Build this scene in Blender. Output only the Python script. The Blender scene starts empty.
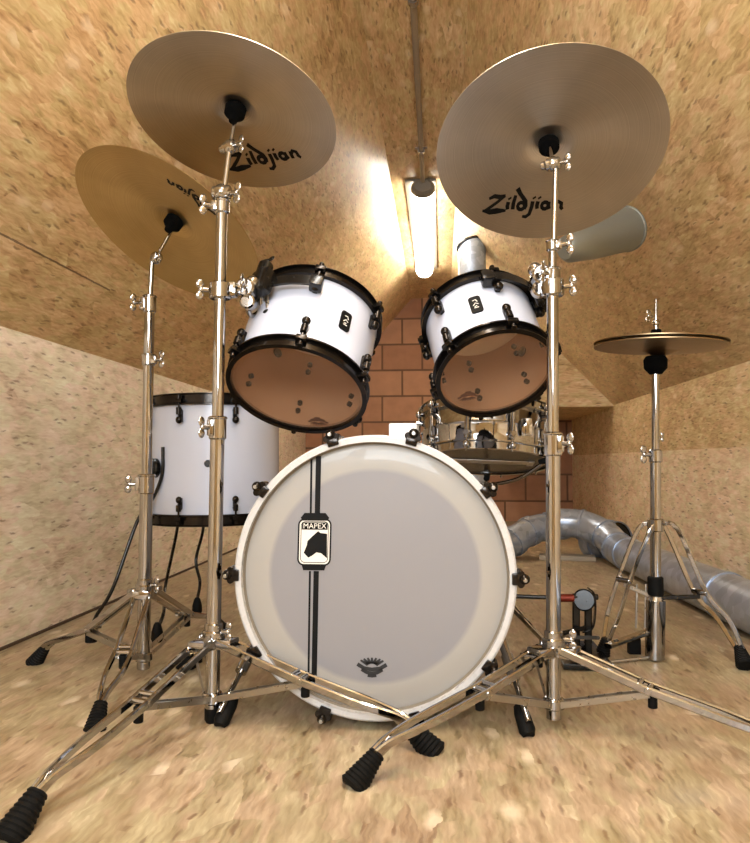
import bpy, bmesh, math, random
from mathutils import Vector as V, Matrix
random.seed(7)
scn = bpy.context.scene
COL = scn.collection
PI = math.pi

# ------------------------------------------------------------------ camera
FPX = 720.0; CH = 0.54
PITCH = math.atan(40.5 / FPX); YAW = math.atan(65 * math.cos(PITCH) / FPX)
FW = V((-math.sin(YAW) * math.cos(PITCH), math.cos(YAW) * math.cos(PITCH), math.sin(PITCH)))
RT = V((math.cos(YAW), math.sin(YAW), 0)); UP = RT.cross(FW)
CAMP = V((0, 0, CH))
cd = bpy.data.cameras.new('camera'); cam = bpy.data.objects.new('camera', cd); COL.objects.link(cam)
cd.sensor_fit = 'HORIZONTAL'; cd.sensor_width = 36; cd.lens = FPX * 36 / 750; cd.clip_start = .02
M = Matrix((RT, UP, -FW)).transposed().to_4x4(); M.translation = CAMP
cam.matrix_world = M
scn.camera = cam

def ray(x, y): return FW * FPX + RT * (x - 375) - UP * (y - 421.5)
def at(x, y, Y):                       # a point of the photograph at a depth of Y metres
    d = ray(x, y); return CAMP + d * (Y / d.y)
def fl(x, y, z=0.0):                   # a point of the photograph on the floor
    d = ray(x, y); return CAMP + d * ((z - CH) / d.z)
def onplane(x, y, c, n):
    d = ray(x, y); return CAMP + d * ((c - CAMP).dot(n) / d.dot(n))

# ------------------------------------------------------------------ materials
def newmat(name):
    m = bpy.data.materials.new(name); m.use_nodes = True
    nt = m.node_tree; b = nt.nodes['Principled BSDF']
    return m, nt, b
def lin(c):
    return tuple(((v / 255) / 12.92 if v / 255 < .04045 else ((v / 255 + .055) / 1.055) ** 2.4) for v in c) + (1,)
def simple(name, rgb, rough=.5, metal=0, noise=0, coat=0, spec=.5, nscale=60):
    m, nt, b = newmat(name)
    b.inputs['Base Color'].default_value = lin(rgb); b.inputs['Roughness'].default_value = rough
    b.inputs['Metallic'].default_value = metal; b.inputs['Coat Weight'].default_value = coat
    b.inputs['Specular IOR Level'].default_value = spec
    n = nt.nodes.new('ShaderNodeTexNoise'); n.inputs['Scale'].default_value = nscale
    tc = nt.nodes.new('ShaderNodeTexCoord'); nt.links.new(tc.outputs['Object'], n.inputs['Vector'])
    mr = nt.nodes.new('ShaderNodeMapRange'); mr.inputs['To Min'].default_value = max(.02, rough - .04 - noise); mr.inputs['To Max'].default_value = rough + .04 + noise
    nt.links.new(n.outputs['Fac'], mr.inputs['Value']); nt.links.new(mr.outputs['Result'], b.inputs['Roughness'])
    return m
def math_node(nt, op, a, b=None, c=None):
    n = nt.nodes.new('ShaderNodeMath'); n.operation = op
    for i, v in enumerate((a, b, c)):
        if v is None: continue
        if isinstance(v, (int, float)): n.inputs[i].default_value = v
        else: nt.links.new(v, n.inputs[i])
    return n.outputs[0]
def osb(name, ramp, rough=.45, seed=0.0, spec=.5, seams=(), flake=1.45):
    m, nt, b = newmat(name)
    L = nt.links; N = nt.nodes
    tc = N.new('ShaderNodeTexCoord')
    # warp the coordinates a little so that flakes have ragged edges
    wn = N.new('ShaderNodeTexNoise'); wn.inputs['Scale'].default_value = 34; wn.inputs['Detail'].default_value = 4
    L.new(tc.outputs['UV'], wn.inputs['Vector'])
    w = N.new('ShaderNodeVectorMath'); w.operation = 'MULTIPLY_ADD'
    w.inputs[1].default_value = (.016, .016, 0); L.new(wn.outputs['Color'], w.inputs[0]); L.new(tc.outputs['UV'], w.inputs[2])
    def mapped(rot, sx, sy, k):
        mp = N.new('ShaderNodeMapping'); mp.inputs['Rotation'].default_value = (0, 0, rot)
        mp.inputs['Location'].default_value = (seed + k * 3.7, seed * 1.3 - k * 2.1, 0)
        mp.inputs['Scale'].default_value = (sx / flake, sy / flake, 1); L.new(w.outputs[0], mp.inputs['Vector']); return mp.outputs[0]
    def cells(rot, sx, sy, k):
        vo = N.new('ShaderNodeTexVoronoi'); vo.voronoi_dimensions = '2D'; vo.inputs['Scale'].default_value = 1
        L.new(mapped(rot, sx, sy, k), vo.inputs['Vector'])
        sp = N.new('ShaderNodeSeparateColor'); L.new(vo.outputs['Color'], sp.inputs[0]); return sp.outputs, vo.outputs['Distance']
    def fmix(f, a, b_):
        mx = N.new('ShaderNodeMix'); mx.data_type = 'FLOAT'; L.new(f, mx.inputs[0]); L.new(a, mx.inputs[2]); L.new(b_, mx.inputs[3]); return mx.outputs[0]
    cur = hue = None
    for i, (rot, sx, sy) in enumerate(((.45, 13, 36), (1.25, 15, 40), (2.35, 12, 34), (2.9, 20, 55), (-.5, 24, 70))):
        (r, g, bb), dist = cells(rot, sx, sy, i)
        gn = N.new('ShaderNodeTexNoise'); gn.noise_dimensions = '2D'; gn.inputs['Scale'].default_value = 1; gn.inputs['Detail'].default_value = 2; L.new(mapped(rot, 26, 190, i + 9), gn.inputs['Vector'])
        val = math_node(nt, 'MULTIPLY_ADD', gn.outputs['Fac'], .85, math_node(nt, 'MULTIPLY_ADD', r, .40, -.115))   # each flake: its own tone and its own grain
        if cur is None: cur, hue = val, bb
        else:
            soft = N.new('ShaderNodeMapRange'); soft.inputs['From Min'].default_value = .25; soft.inputs['From Max'].default_value = .6; soft.inputs['To Min'].default_value = .8; soft.inputs['To Max'].default_value = .15
            L.new(dist, soft.inputs[0])
            t = math_node(nt, 'MULTIPLY', math_node(nt, 'GREATER_THAN', g, .55), soft.outputs[0])
            cur = fmix(t, cur, val); hue = fmix(t, hue, bb)
    bn = N.new('ShaderNodeTexNoise'); bn.inputs['Scale'].default_value = 4.5; bn.inputs['Detail'].default_value = 3; L.new(tc.outputs['UV'], bn.inputs['Vector'])
    v = math_node(nt, 'ADD', cur, math_node(nt, 'MULTIPLY_ADD', bn.outputs['Fac'], .5, -.25))
    cr = N.new('ShaderNodeValToRGB'); e = cr.color_ramp.elements
    while len(e) < len(ramp): e.new(.5)
    for k, (p, c) in enumerate(ramp): e[k].position = p; e[k].color = lin(c)
    L.new(v, cr.inputs[0])
    # flakes lean to pink or to olive
    tint = N.new('ShaderNodeValToRGB'); te = tint.color_ramp.elements; te[0].color = (1.04, .98, 1.0, 1); te[1].color = (.97, 1.02, .95, 1); te[0].position = .25; te[1].position = .75; L.new(hue, tint.inputs[0])
    tm = N.new('ShaderNodeMix'); tm.data_type = 'RGBA'; tm.blend_type = 'MULTIPLY'; tm.inputs[0].default_value = 1; L.new(cr.outputs[0], tm.inputs[6]); L.new(tint.outputs[0], tm.inputs[7])
    colr = tm.outputs[2]
    # short dark slits between flakes and a few very pale flakes
    for rot, sx, sy, lim, amt, c, k in ((.9, 30, 150, .962, .6, (92, 56, 30), 20), (2.2, 34, 170, .962, .55, (100, 62, 34), 21), (.3, 19, 40, .955, .5, (240, 226, 202), 22)):
        (r, g, bb), dist = cells(rot, sx, sy, k)
        soft = N.new('ShaderNodeMapRange'); soft.inputs['From Min'].default_value = .15; soft.inputs['From Max'].default_value = .5; soft.inputs['To Min'].default_value = amt; soft.inputs['To Max'].default_value = 0
        L.new(dist, soft.inputs[0]); dk = math_node(nt, 'MULTIPLY', math_node(nt, 'GREATER_THAN', g, lim), soft.outputs[0])
        mx = N.new('ShaderNodeMix'); mx.data_type = 'RGBA'; L.new(dk, mx.inputs[0]); L.new(colr, mx.inputs[6]); mx.inputs[7].default_value = lin(c); colr = mx.outputs[2]
    if seams:                            # joints between boards, in metres of the surface
        su = N.new('ShaderNodeSeparateXYZ'); L.new(tc.outputs['UV'], su.inputs[0])
        wob = math_node(nt, 'MULTIPLY_ADD', wn.outputs['Fac'], .006, -.003)
        for ax, pos, lo, hi in seams:
            c0, c1 = (su.outputs[0], su.outputs[1]) if ax == 'u' else (su.outputs[1], su.outputs[0])
            d = math_node(nt, 'ABSOLUTE', math_node(nt, 'ADD', math_node(nt, 'SUBTRACT', c0, pos), wob))
            k = math_node(nt, 'LESS_THAN', d, .0028)
            k = math_node(nt, 'MULTIPLY', k, math_node(nt, 'GREATER_THAN', c1, lo)); k = math_node(nt, 'MULTIPLY', k, math_node(nt, 'LESS_THAN', c1, hi))
            mx = N.new('ShaderNodeMix'); mx.data_type = 'RGBA'; L.new(math_node(nt, 'MULTIPLY', k, .75), mx.inputs[0]); L.new(colr, mx.inputs[6]); mx.inputs[7].default_value = lin((70, 42, 25)); colr = mx.outputs[2]
    L.new(colr, b.inputs['Base Color'])
    b.inputs['Roughness'].default_value = rough; b.inputs['Specular IOR Level'].default_value = spec
    mr = N.new('ShaderNodeMapRange'); mr.inputs['To Min'].default_value = rough - .08; mr.inputs['To Max'].default_value = rough + .14
    L.new(cur, mr.inputs['Value']); L.new(mr.outputs[0], b.inputs['Roughness'])
    bu = N.new('ShaderNodeBump'); bu.inputs['Strength'].default_value = .07; bu.inputs['Distance'].default_value = .0015
    L.new(v, bu.inputs['Height']); L.new(bu.outputs[0], b.inputs['Normal'])
    return m

RAMP_WALL = [(.05, (138, 104, 66)), (.32, (187, 157, 115)), (.52, (207, 181, 138)), (.72, (220, 200, 160)), (.95, (236, 222, 190))]
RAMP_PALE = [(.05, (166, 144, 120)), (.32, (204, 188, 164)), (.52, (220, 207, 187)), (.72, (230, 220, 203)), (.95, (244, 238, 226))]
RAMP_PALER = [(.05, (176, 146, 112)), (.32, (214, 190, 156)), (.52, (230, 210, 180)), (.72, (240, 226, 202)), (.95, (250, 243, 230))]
RAMP_FLOOR = [(.05, (106, 84, 58)), (.32, (142, 122, 94)), (.52, (160, 142, 115)), (.72, (176, 159, 132)), (.95, (198, 185, 160))]
M_slopeL = osb('osb_slope_left', RAMP_WALL, .33, 1.0, .5, seams=(('v', -.588, -2.0, 2.3),))
M_slopeR = osb('osb_slope_right', RAMP_WALL, .33, 5.0)
M_coll = osb('osb_ridge', RAMP_WALL, .36, 9.0)
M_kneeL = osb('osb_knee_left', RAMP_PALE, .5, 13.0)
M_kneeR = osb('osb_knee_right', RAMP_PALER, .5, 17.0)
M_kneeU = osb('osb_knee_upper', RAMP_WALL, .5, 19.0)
M_floor = osb('osb_floor', RAMP_FLOOR, .42, 21.0, flake=1.6)
M_soff = osb('osb_boxing', RAMP_WALL, .5, 29.0)
M_gapshadow = simple('painted_gap_shadow', (70, 50, 34), .8)

def brickmat():
    m, nt, b = newmat('clay_block_wall'); L = nt.links; N = nt.nodes
    tc = N.new('ShaderNodeTexCoord'); br = N.new('ShaderNodeTexBrick')
    mp = N.new('ShaderNodeMapping'); mp.inputs['Location'].default_value = (.3475, .02, 0); L.new(tc.outputs['UV'], mp.inputs[0]); L.new(mp.outputs[0], br.inputs['Vector'])
    br.inputs['Scale'].default_value = 1; br.inputs['Brick Width'].default_value = .375; br.inputs['Row Height'].default_value = .243
    br.inputs['Mortar Size'].default_value = .010; br.inputs['Mortar Smooth'].default_value = .25
    br.inputs['Color1'].default_value = lin((184, 140, 110)); br.inputs['Color2'].default_value = lin((164, 118, 90)); br.inputs['Mortar'].default_value = lin((116, 86, 66))
    n = N.new('ShaderNodeTexNoise'); n.inputs['Scale'].default_value = 9; n.inputs['Detail'].default_value = 5; L.new(tc.outputs['UV'], n.inputs[0])
    hv = N.new('ShaderNodeHueSaturation'); L.new(br.outputs['Color'], hv.inputs['Color'])
    L.new(math_node(nt, 'MULTIPLY_ADD', n.outputs['Fac'], .5, .75), hv.inputs['Value']); L.new(hv.outputs[0], b.inputs['Base Color'])
    b.inputs['Roughness'].default_value = .85
    bu = N.new('ShaderNodeBump'); bu.inputs['Distance'].default_value = .01; bu.inputs['Strength'].default_value = .6; bu.invert = True
    L.new(br.outputs['Fac'], bu.inputs['Height']); L.new(bu.outputs[0], b.inputs['Normal'])
    return m
M_brick = brickmat()
M_chrome = simple('chrome', (170, 168, 167), .06, 1, .0)
M_steel = simple('brushed_steel', (176, 172, 166), .3, 1, .05)
M_white = simple('white_lacquer', (196, 203, 222), .25, 0, 0, .5)
M_hoopw = simple('white_hoop_lacquer', (192, 193, 196), .28, 0, 0, .4)
M_black = simple('black_nickel', (46, 42, 39), .2, .9, .03)
M_blackm = simple('black_metal_matt', (12, 11, 11), .25, .0, .03, 0, .45)
M_rubber = simple('black_rubber', (4, 4, 4), .7, 0, .05, 0, .2)
M_felt = simple('black_felt', (3, 3, 3), .95, 0, 0, 0, .1)
M_ink = simple('black_ink', (4, 4, 4), .6, 0, 0, 0, .2)
M_grey = simple('grey_ink', (44, 44, 46), .6, 0, 0, 0, .3)
M_whitep = simple('white_print', (225, 222, 215), .55)
M_maple = simple('maple_ply', (206, 166, 130), .5)
M_red = simple('red_joint', (120, 40, 25), .4, .4)
M_paper = simple('white_card', (236, 236, 236), .7)
M_greyp = simple('grey_board', (168, 160, 146), .7)
M_shade = simple('grey_shade_metal', (150, 158, 158), .4, .7, .03)
M_cond = simple('grey_conduit_plastic', (150, 138, 122), .45)
M_capg = simple('grey_lamp_cap', (120, 112, 100), .5)

def galv():
    m, nt, b = newmat('galvanised_sheet'); L = nt.links; N = nt.nodes
    tc = N.new('ShaderNodeTexCoord'); vo = N.new('ShaderNodeTexVoronoi'); vo.inputs['Scale'].default_value = 28; L.new(tc.outputs['Object'], vo.inputs[0])
    sp = N.new('ShaderNodeSeparateColor'); L.new(vo.outputs['Color'], sp.inputs[0])
    cr = N.new('ShaderNodeValToRGB'); cr.color_ramp.elements[0].color = lin((150, 162, 182)); cr.color_ramp.elements[1].color = lin((182, 194, 214)); L.new(sp.outputs[0], cr.inputs[0])
    L.new(cr.outputs[0], b.inputs['Base Color']); b.inputs['Metallic'].default_value = .55; b.inputs['Roughness'].default_value = .3
    return m
M_galv = galv()

def cymbalmat(name, c0, c1, rough):
    m, nt, b = newmat(name); L = nt.links; N = nt.nodes
    tc = N.new('ShaderNodeTexCoord'); ln = N.new('ShaderNodeVectorMath'); ln.operation = 'LENGTH'
    sx = N.new('ShaderNodeSeparateXYZ'); L.new(tc.outputs['UV'], sx.inputs[0])     # u = radius in metres
    n = N.new('ShaderNodeTexNoise'); n.noise_dimensions = '1D'; n.inputs['Scale'].default_value = 420; n.inputs['Detail'].default_value = 3
    L.new(sx.outputs[0], n.inputs['W'])
    n2 = N.new('ShaderNodeTexNoise'); n2.inputs['Scale'].default_value = 7; n2.inputs['Detail'].default_value = 4; L.new(tc.outputs['Object'], n2.inputs['Vector'])
    f = math_node(nt, 'ADD', math_node(nt, 'MULTIPLY', n.outputs['Fac'], .6), math_node(nt, 'MULTIPLY_ADD', n2.outputs['Fac'], .8, -.2))
    cr = N.new('ShaderNodeValToRGB'); cr.color_ramp.elements[0].position = .2; cr.color_ramp.elements[1].position = .8
    cr.color_ramp.elements[0].color = lin(c0); cr.color_ramp.elements[1].color = lin(c1); L.new(f, cr.inputs[0])
    L.new(cr.outputs[0], b.inputs['Base Color']); b.inputs['Metallic'].default_value = 1; b.inputs['Roughness'].default_value = rough
    b.inputs['Anisotropic'].default_value = .5
    bu = N.new('ShaderNodeBump'); bu.inputs['Strength'].default_value = .35; bu.inputs['Distance'].default_value = .0006
    L.new(n.outputs['Fac'], bu.inputs['Height']); L.new(bu.outputs[0], b.inputs['Normal'])
    return m
M_cym = cymbalmat('cast_bronze', (174, 166, 154), (206, 198, 186), .38)
M_ride = cymbalmat('cast_bronze_yellow', (164, 140, 92), (198, 172, 122), .37)
M_hat = cymbalmat('cast_bronze_hat', (140, 118, 88), (176, 152, 118), .36)

def headmat():       # front bass head: white film with a greyer centre inside the damping ring
    m, nt, b = newmat('bass_head_film'); L = nt.links; N = nt.nodes
    tc = N.new('ShaderNodeTexCoord'); sx = N.new('ShaderNodeSeparateXYZ'); L.new(tc.outputs['UV'], sx.inputs[0])
    mr = N.new('ShaderNodeMapRange'); mr.inputs['From Min'].default_value = .212; mr.inputs['From Max'].default_value = .222; L.new(sx.outputs[0], mr.inputs[0])
    mx = N.new('ShaderNodeMix'); mx.data_type = 'RGBA'; L.new(mr.outputs[0], mx.inputs[0]); mx.inputs[6].default_value = lin((131, 131, 137)); mx.inputs[7].default_value = lin((154, 152, 149))
    L.new(mx.outputs[2], b.inputs['Base Color']); b.inputs['Roughness'].default_value = .42
    b.inputs['Coat Weight'].default_value = .15
    return m
M_bhead = headmat()
def clearhead():
    m, nt, b = newmat('clear_film'); L = nt.links; N = nt.nodes
    b.inputs['Base Color'].default_value = lin((150, 128, 108)); b.inputs['Roughness'].default_value = .12
    tr = N.new('ShaderNodeBsdfTransparent'); tr.inputs[0].default_value = (.92, .88, .85, 1)
    n = N.new('ShaderNodeTexNoise'); n.inputs['Scale'].default_value = 3
    mx = N.new('ShaderNodeMixShader'); L.new(math_node(nt, 'MULTIPLY_ADD', n.outputs['Fac'], .05, .13), mx.inputs[0])
    L.new(tr.outputs[0], mx.inputs[1]); L.new(b.outputs[0], mx.inputs[2])
    L.new(mx.outputs[0], N['Material Output'].inputs['Surface'])
    return m
M_clear = clearhead()
def smoke():
    m, nt, b = newmat('hazy_film'); L = nt.links; N = nt.nodes
    b.inputs['Base Color'].default_value = lin((88, 82, 72)); b.inputs['Roughness'].default_value = .25
    tr = N.new('ShaderNodeBsdfTransparent'); n = N.new('ShaderNodeTexNoise'); n.inputs['Scale'].default_value = 3
    mx = N.new('ShaderNodeMixShader'); L.new(math_node(nt, 'MULTIPLY_ADD', n.outputs['Fac'], .05, .6), mx.inputs[0])
    L.new(tr.outputs[0], mx.inputs[1]); L.new(b.outputs[0], mx.inputs[2]); L.new(mx.outputs[0], N['Material Output'].inputs['Surface'])
    return m
M_haze = smoke()
def coated():
    m, nt, b = newmat('coated_film'); L = nt.links; N = nt.nodes
    b.inputs['Base Color'].default_value = lin((232, 226, 216)); b.inputs['Roughness'].default_value = .6
    tl = N.new('ShaderNodeBsdfTranslucent'); tl.inputs[0].default_value = lin((238, 226, 210))
    n = N.new('ShaderNodeTexNoise'); n.inputs['Scale'].default_value = 200
    mx = N.new('ShaderNodeMixShader'); L.new(math_node(nt, 'MULTIPLY_ADD', n.outputs['Fac'], .05, .45), mx.inputs[0])
    L.new(b.outputs[0], mx.inputs[1]); L.new(tl.outputs[0], mx.inputs[2]); L.new(mx.outputs[0], N['Material Output'].inputs['Surface'])
    return m
M_coat = coated()
def emit(name, rgb, s):
    m, nt, b = newmat(name)
    b.inputs['Base Color'].default_value = lin(rgb); b.inputs['Emission Color'].default_value = lin(rgb); b.inputs['Emission Strength'].default_value = s
    n = nt.nodes.new('ShaderNodeTexNoise'); n.inputs['Scale'].default_value = 40
    nt.links.new(math_node(nt, 'MULTIPLY_ADD', n.outputs['Fac'], .1, .3), b.inputs['Roughness'])
    return m
M_tube = emit('lamp_diffuser', (255, 244, 228), 13)
M_tube2 = emit('lamp_diffuser_near', (255, 249, 240), 24)

# ------------------------------------------------------------------ object helpers
OFF = {}
def link(name, bm, mats, parent=None, smooth=True, label=None, kind=None, bev=0):
    off = OFF.get(parent.name, V((0, 0, 0))) if parent else V((0, 0, 0))
    me = bpy.data.meshes.new(name)
    bmesh.ops.recalc_face_normals(bm, faces=bm.faces[:])
    o = bpy.data.objects.new(name, me); COL.objects.link(o)
    if parent is None:                  # origin at the middle of the foot of the mesh
        xs = [v.co.copy() for v in bm.verts]
        off = V(((min(p.x for p in xs) + max(p.x for p in xs)) / 2, (min(p.y for p in xs) + max(p.y for p in xs)) / 2, min(p.z for p in xs)))
        o.location = off
    bmesh.ops.translate(bm, verts=bm.verts[:], vec=-off)
    bm.to_mesh(me); bm.free()
    for m in (mats if isinstance(mats, (list, tuple)) else [mats]): me.materials.append(m)
    if smooth:
        for p in me.polygons: p.use_smooth = True
        try: me.set_sharp_from_angle(angle=math.radians(38))
        except Exception: pass
    o.parent = parent
    OFF[o.name] = off
    if label: o['label'] = label
    if kind: o['kind'] = kind
    if bev:
        md = o.modifiers.new('bevel', 'BEVEL'); md.width = bev; md.segments = 2; md.limit_method = 'ANGLE'
    return o
def thing(name, label, cat, loc, group=None):
    o = bpy.data.objects.new(name, None); COL.objects.link(o); o.location = loc; o.empty_display_size = .05
    o['label'] = label; o['category'] = cat
    if group: o['group'] = group
    OFF[o.name] = V(loc); return o
def tag(o, label, cat, group=None):
    o['label'] = label; o['category'] = cat
    if group: o['group'] = group
    return o
B = bmesh.new
def frame(n, hint):
    n = V(n).normalized(); x = V(hint); x = (x - n * x.dot(n)).normalized(); y = n.cross(x)
    return Matrix((x, y, n)).transposed()
def mat4(o, R3):
    m = R3.to_4x4(); m.translation = V(o); return m
def perp(d):
    d = V(d).normalized(); h = V((0, 0, 1)) if abs(d.z) < .9 else V((1, 0, 0))
    return (h - d * h.dot(d)).normalized()
def sweep(bm, pts, sect, cap=True, side=None):
    """sect(i) -> list of (a, b) offsets along the side and normal vectors"""
    pts = [V(p) for p in pts]; n = len(pts); rings = []; s = None
    for i, p in enumerate(pts):
        d = (pts[min(i + 1, n - 1)] - pts[max(i - 1, 0)]).normalized()
        if s is None: s = V(side) if side else perp(d)
        s = (s - d * s.dot(d)).normalized(); t = d.cross(s)
        rings.append([bm.verts.new(p + s * a + t * b) for a, b in sect(i)])
    k = len(rings[0])
    for i in range(n - 1):
        for j in range(k):
            bm.faces.new((rings[i][j], rings[i][(j + 1) % k], rings[i + 1][(j + 1) % k], rings[i + 1][j]))
    if cap: bm.faces.new(rings[0][::-1]); bm.faces.new(rings[-1])
def tube(bm, pts, r, seg=14, cap=True):
    rr = r if isinstance(r, (list, tuple)) else [r] * len(pts)
    sweep(bm, pts, lambda i: [(rr[i] * math.cos(2 * PI * j / seg), rr[i] * math.sin(2 * PI * j / seg)) for j in range(seg)], cap)
def bar(bm, pts, w, h, side):
    q = min(w, h) * .28
    S = [(w/2, h/2 - q), (w/2 - q, h/2), (-w/2 + q, h/2), (-w/2, h/2 - q), (-w/2, -h/2 + q), (-w/2 + q, -h/2), (w/2 - q, -h/2), (w/2, -h/2 + q)]
    sweep(bm, pts, lambda i: S, True, side)
def spl(pts, k=6):                       # Catmull-Rom through points
    pts = [V(p) for p in pts]; out = []
    P = [pts[0] * 2 - pts[1]] + pts + [pts[-1] * 2 - pts[-2]]
    for i in range(1, len(P) - 2):
        for j in range(k):
            t = j / k; a, b, c, d = P[i-1], P[i], P[i+1], P[i+2]
            out.append(.5 * ((2*b) + (c - a) * t + (2*a - 5*b + 4*c - d) * t*t + (3*b - a - 3*c + d) * t**3))
    out.append(pts[-1]); return out
def lathe(bm, prof, mx, seg=48, closed=False, a0=0, a1=2*PI, uvr=False, mi=None):
    full = abs(a1 - a0 - 2*PI) < 1e-6; ns = seg if full else seg + 1
    rings = []; uv = bm.loops.layers.uv.verify() if uvr else None
    for r, z in prof:
        if r < 1e-7: rings.append([bm.verts.new(mx @ V((0, 0, z)))]); continue
        rings.append([bm.verts.new(mx @ V((r * math.cos(a0 + (a1 - a0) * j / seg), r * math.sin(a0 + (a1 - a0) * j / seg), z))) for j in range(ns)])
    idx = list(range(len(prof))) + ([0] if closed else [])
    for q in range(len(idx) - 1):
        A, C = rings[idx[q]], rings[idx[q + 1]]
        for j in range(seg):
            j2 = (j + 1) % ns
            if len(A) == 1 and len(C) == 1: continue
            if len(A) == 1: f = bm.faces.new((A[0], C[j], C[j2]))
            elif len(C) == 1: f = bm.faces.new((A[j], A[j2], C[0]))
            else: f = bm.faces.new((A[j], A[j2], C[j2], C[j]))
            if mi: f.material_index = mi[q]
            if uvr:
                R = {id(v): prof[idx[q]][0] for v in A}; R.update({id(v): prof[idx[q+1]][0] for v in C})
                for l in f.loops: l[uv].uv = (R[id(l.vert)], j / seg)
    if not full and closed:
        bm.faces.new([rings[i][0] for i in range(len(prof))]); bm.faces.new([rings[i][-1] for i in range(len(prof))][::-1])
def box(bm, c, s, R3=None, bev=0):
    R3 = R3 or Matrix.Identity(3); vs = []
    t = B(); bmesh.ops.create_cube(t, size=1)
    for v in t.verts: v.co = V((v.co.x * s[0], v.co.y * s[1], v.co.z * s[2]))
    if bev: bmesh.ops.bevel(t, geom=t.edges[:], offset=bev, segments=2, affect='EDGES', profile=.6)
    mp = {}
    for v in t.verts: mp[v] = bm.verts.new(V(c) + R3 @ v.co)
    for f in t.faces: bm.faces.new([mp[v] for v in f.verts])
    t.free()
def cyl(bm, p, q, r, seg=20, bev=0):
    p, q = V(p), V(q); d = (q - p); L = d.length; b = min(bev or r * .15, L * .4)
    lathe(bm, [(0, 0), (r - b, 0), (r, b), (r, L - b), (r - b, L), (0, L)], mat4(p, frame(d, perp(d))), seg)
def ball(bm, c, r, sx=1, sy=1, sz=1, R3=None, seg=14):
    mx = mat4(c, R3 or Matrix.Identity(3))
    S = Matrix.Diagonal((sx, sy, sz, 1))
    lathe(bm, [(r * math.sin(PI * i / 8), -r * math.cos(PI * i / 8)) for i in range(9)], mx @ S, seg)
def wing(bm, p, d, size=.03, up=None):   # a wing bolt: shank and two ears
    size *= .72
    p = V(p); d = V(d).normalized(); u = V(up).normalized() if up else perp(d); R = frame(d, u)
    cyl(bm, p, p + d * size * .6, size * .2, 12)
    for s in (-1, 1):
        ball(bm, p + d * size * .75 + u * s * size * .5, size * .34, 1.25, .35, 1, R, 12)
    ball(bm, p + d * size * .62, size * .26, 1, .8, 1, R, 10)
def strokes(bm, lines, place, w):
    """flat pen strokes; place(u, v) -> point in space; a line is [(u, v, width factor), ...]"""
    for ln in lines:
        pts = [V((p[0], p[1])) for p in ln]; ws = [(p[2] if len(p) > 2 else 1) * w for p in ln]
        L, R = [], []
        for i, p in enumerate(pts):
            d = (pts[min(i+1, len(pts)-1)] - pts[max(i-1, 0)])
            if d.length < 1e-6: d = V((1, 0))
            d.normalize(); nn = V((-d.y, d.x)) * ws[i] / 2
            L.append(bm.verts.new(place(*(p + nn)))); R.append(bm.verts.new(place(*(p - nn))))
        for i in range(len(pts) - 1): bm.faces.new((L[i], R[i], R[i+1], L[i+1]))
def poly(bm, pts, place):
    bm.faces.new([bm.verts.new(place(*p)) for p in pts])
def text_mesh(s, place, size, cx, cy, shear=0):
    cu = bpy.data.curves.new('t', 'FONT'); cu.body = s; cu.size = size; cu.align_x = 'CENTER'; cu.align_y = 'CENTER'; cu.shear = shear; cu.resolution_u = 4
    o = bpy.data.objects.new('t', cu); COL.objects.link(o)
    me = bpy.data.meshes.new_from_object(o); bm = B(); bm.from_mesh(me)
    for v in bm.verts: v.co = place(cx + v.co.x, cy + v.co.y)
    bpy.data.objects.remove(o); bpy.data.meshes.remove(me); bpy.data.curves.remove(cu)
    return bm

# ------------------------------------------------------------------ the room
XL, XR = -1.262, 1.20; ZK = .932; ZR = 2.075; CL, CR = -.26, .10; Y0, Y1 = -1.7, 6.7
def surf(name, quads, mats, uvs=None, thick=.02, kind='structure'):
    """surface quads with metre UVs, given thickness outwards by solidify"""
    bm = B(); uv = bm.loops.layers.uv.verify()
    for q in quads:
        pts = [V(p) for p in q]; f = bm.faces.new([bm.verts.new(p) for p in pts])
        ex = V((0, 1, 0)); nn = f.normal if f.normal.length else None
        f.normal_update(); n = f.normal
        if abs(n.y) > .9: ex = V((1, 0, 0))
        ey = n.cross(ex)
        if ey.z < 0 or (abs(ey.z) < 1e-4 and ey.x < 0): ey = -ey
        for l in f.loops: l[uv].uv = (l.vert.co.dot(ex), l.vert.co.dot(ey) - (ZK * ey.z + 0 if abs(ey.z) > .1 else 0))
    me = bpy.data.meshes.new(name); bm.to_mesh(me); bm.free()
    o = bpy.data.objects.new(name, me); COL.objects.link(o)
    me.materials.append(mats); o['kind'] = kind
    if thick:
        md = o.modifiers.new('board', 'SOLIDIFY'); md.thickness = thick; md.offset = -1
    return o
surf('floor', [((XL, Y0, 0), (XR, Y0, 0), (XR, Y1, 0), (XL, Y1, 0))], M_floor)
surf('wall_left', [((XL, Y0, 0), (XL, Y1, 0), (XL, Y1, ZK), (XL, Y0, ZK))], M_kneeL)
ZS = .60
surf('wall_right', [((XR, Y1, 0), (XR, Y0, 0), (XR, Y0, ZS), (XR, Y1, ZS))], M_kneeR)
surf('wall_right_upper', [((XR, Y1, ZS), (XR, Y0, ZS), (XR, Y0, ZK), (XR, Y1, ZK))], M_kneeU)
surf('ceiling_slope_left', [((XL, Y0, ZK), (XL, Y1, ZK), (CL, Y1, ZR), (CL, Y0, ZR))], M_slopeL)
surf('ceiling_slope_right', [((XR, Y1, ZK), (XR, Y0, ZK), (CR, Y0, ZR), (CR, Y1, ZR))], M_slopeR)
surf('ceiling_ridge', [((CL, Y0, ZR), (CL, Y1, ZR), (CR, Y1, ZR), (CR, Y0, ZR))], M_coll)
bw = surf('wall_back', [((XL, Y1, 0), (XR, Y1, 0), (XR, Y1, ZK), (CR, Y1, ZR), (CL, Y1, ZR), (XL, Y1, ZK))], M_brick, thick=.2)
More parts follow.
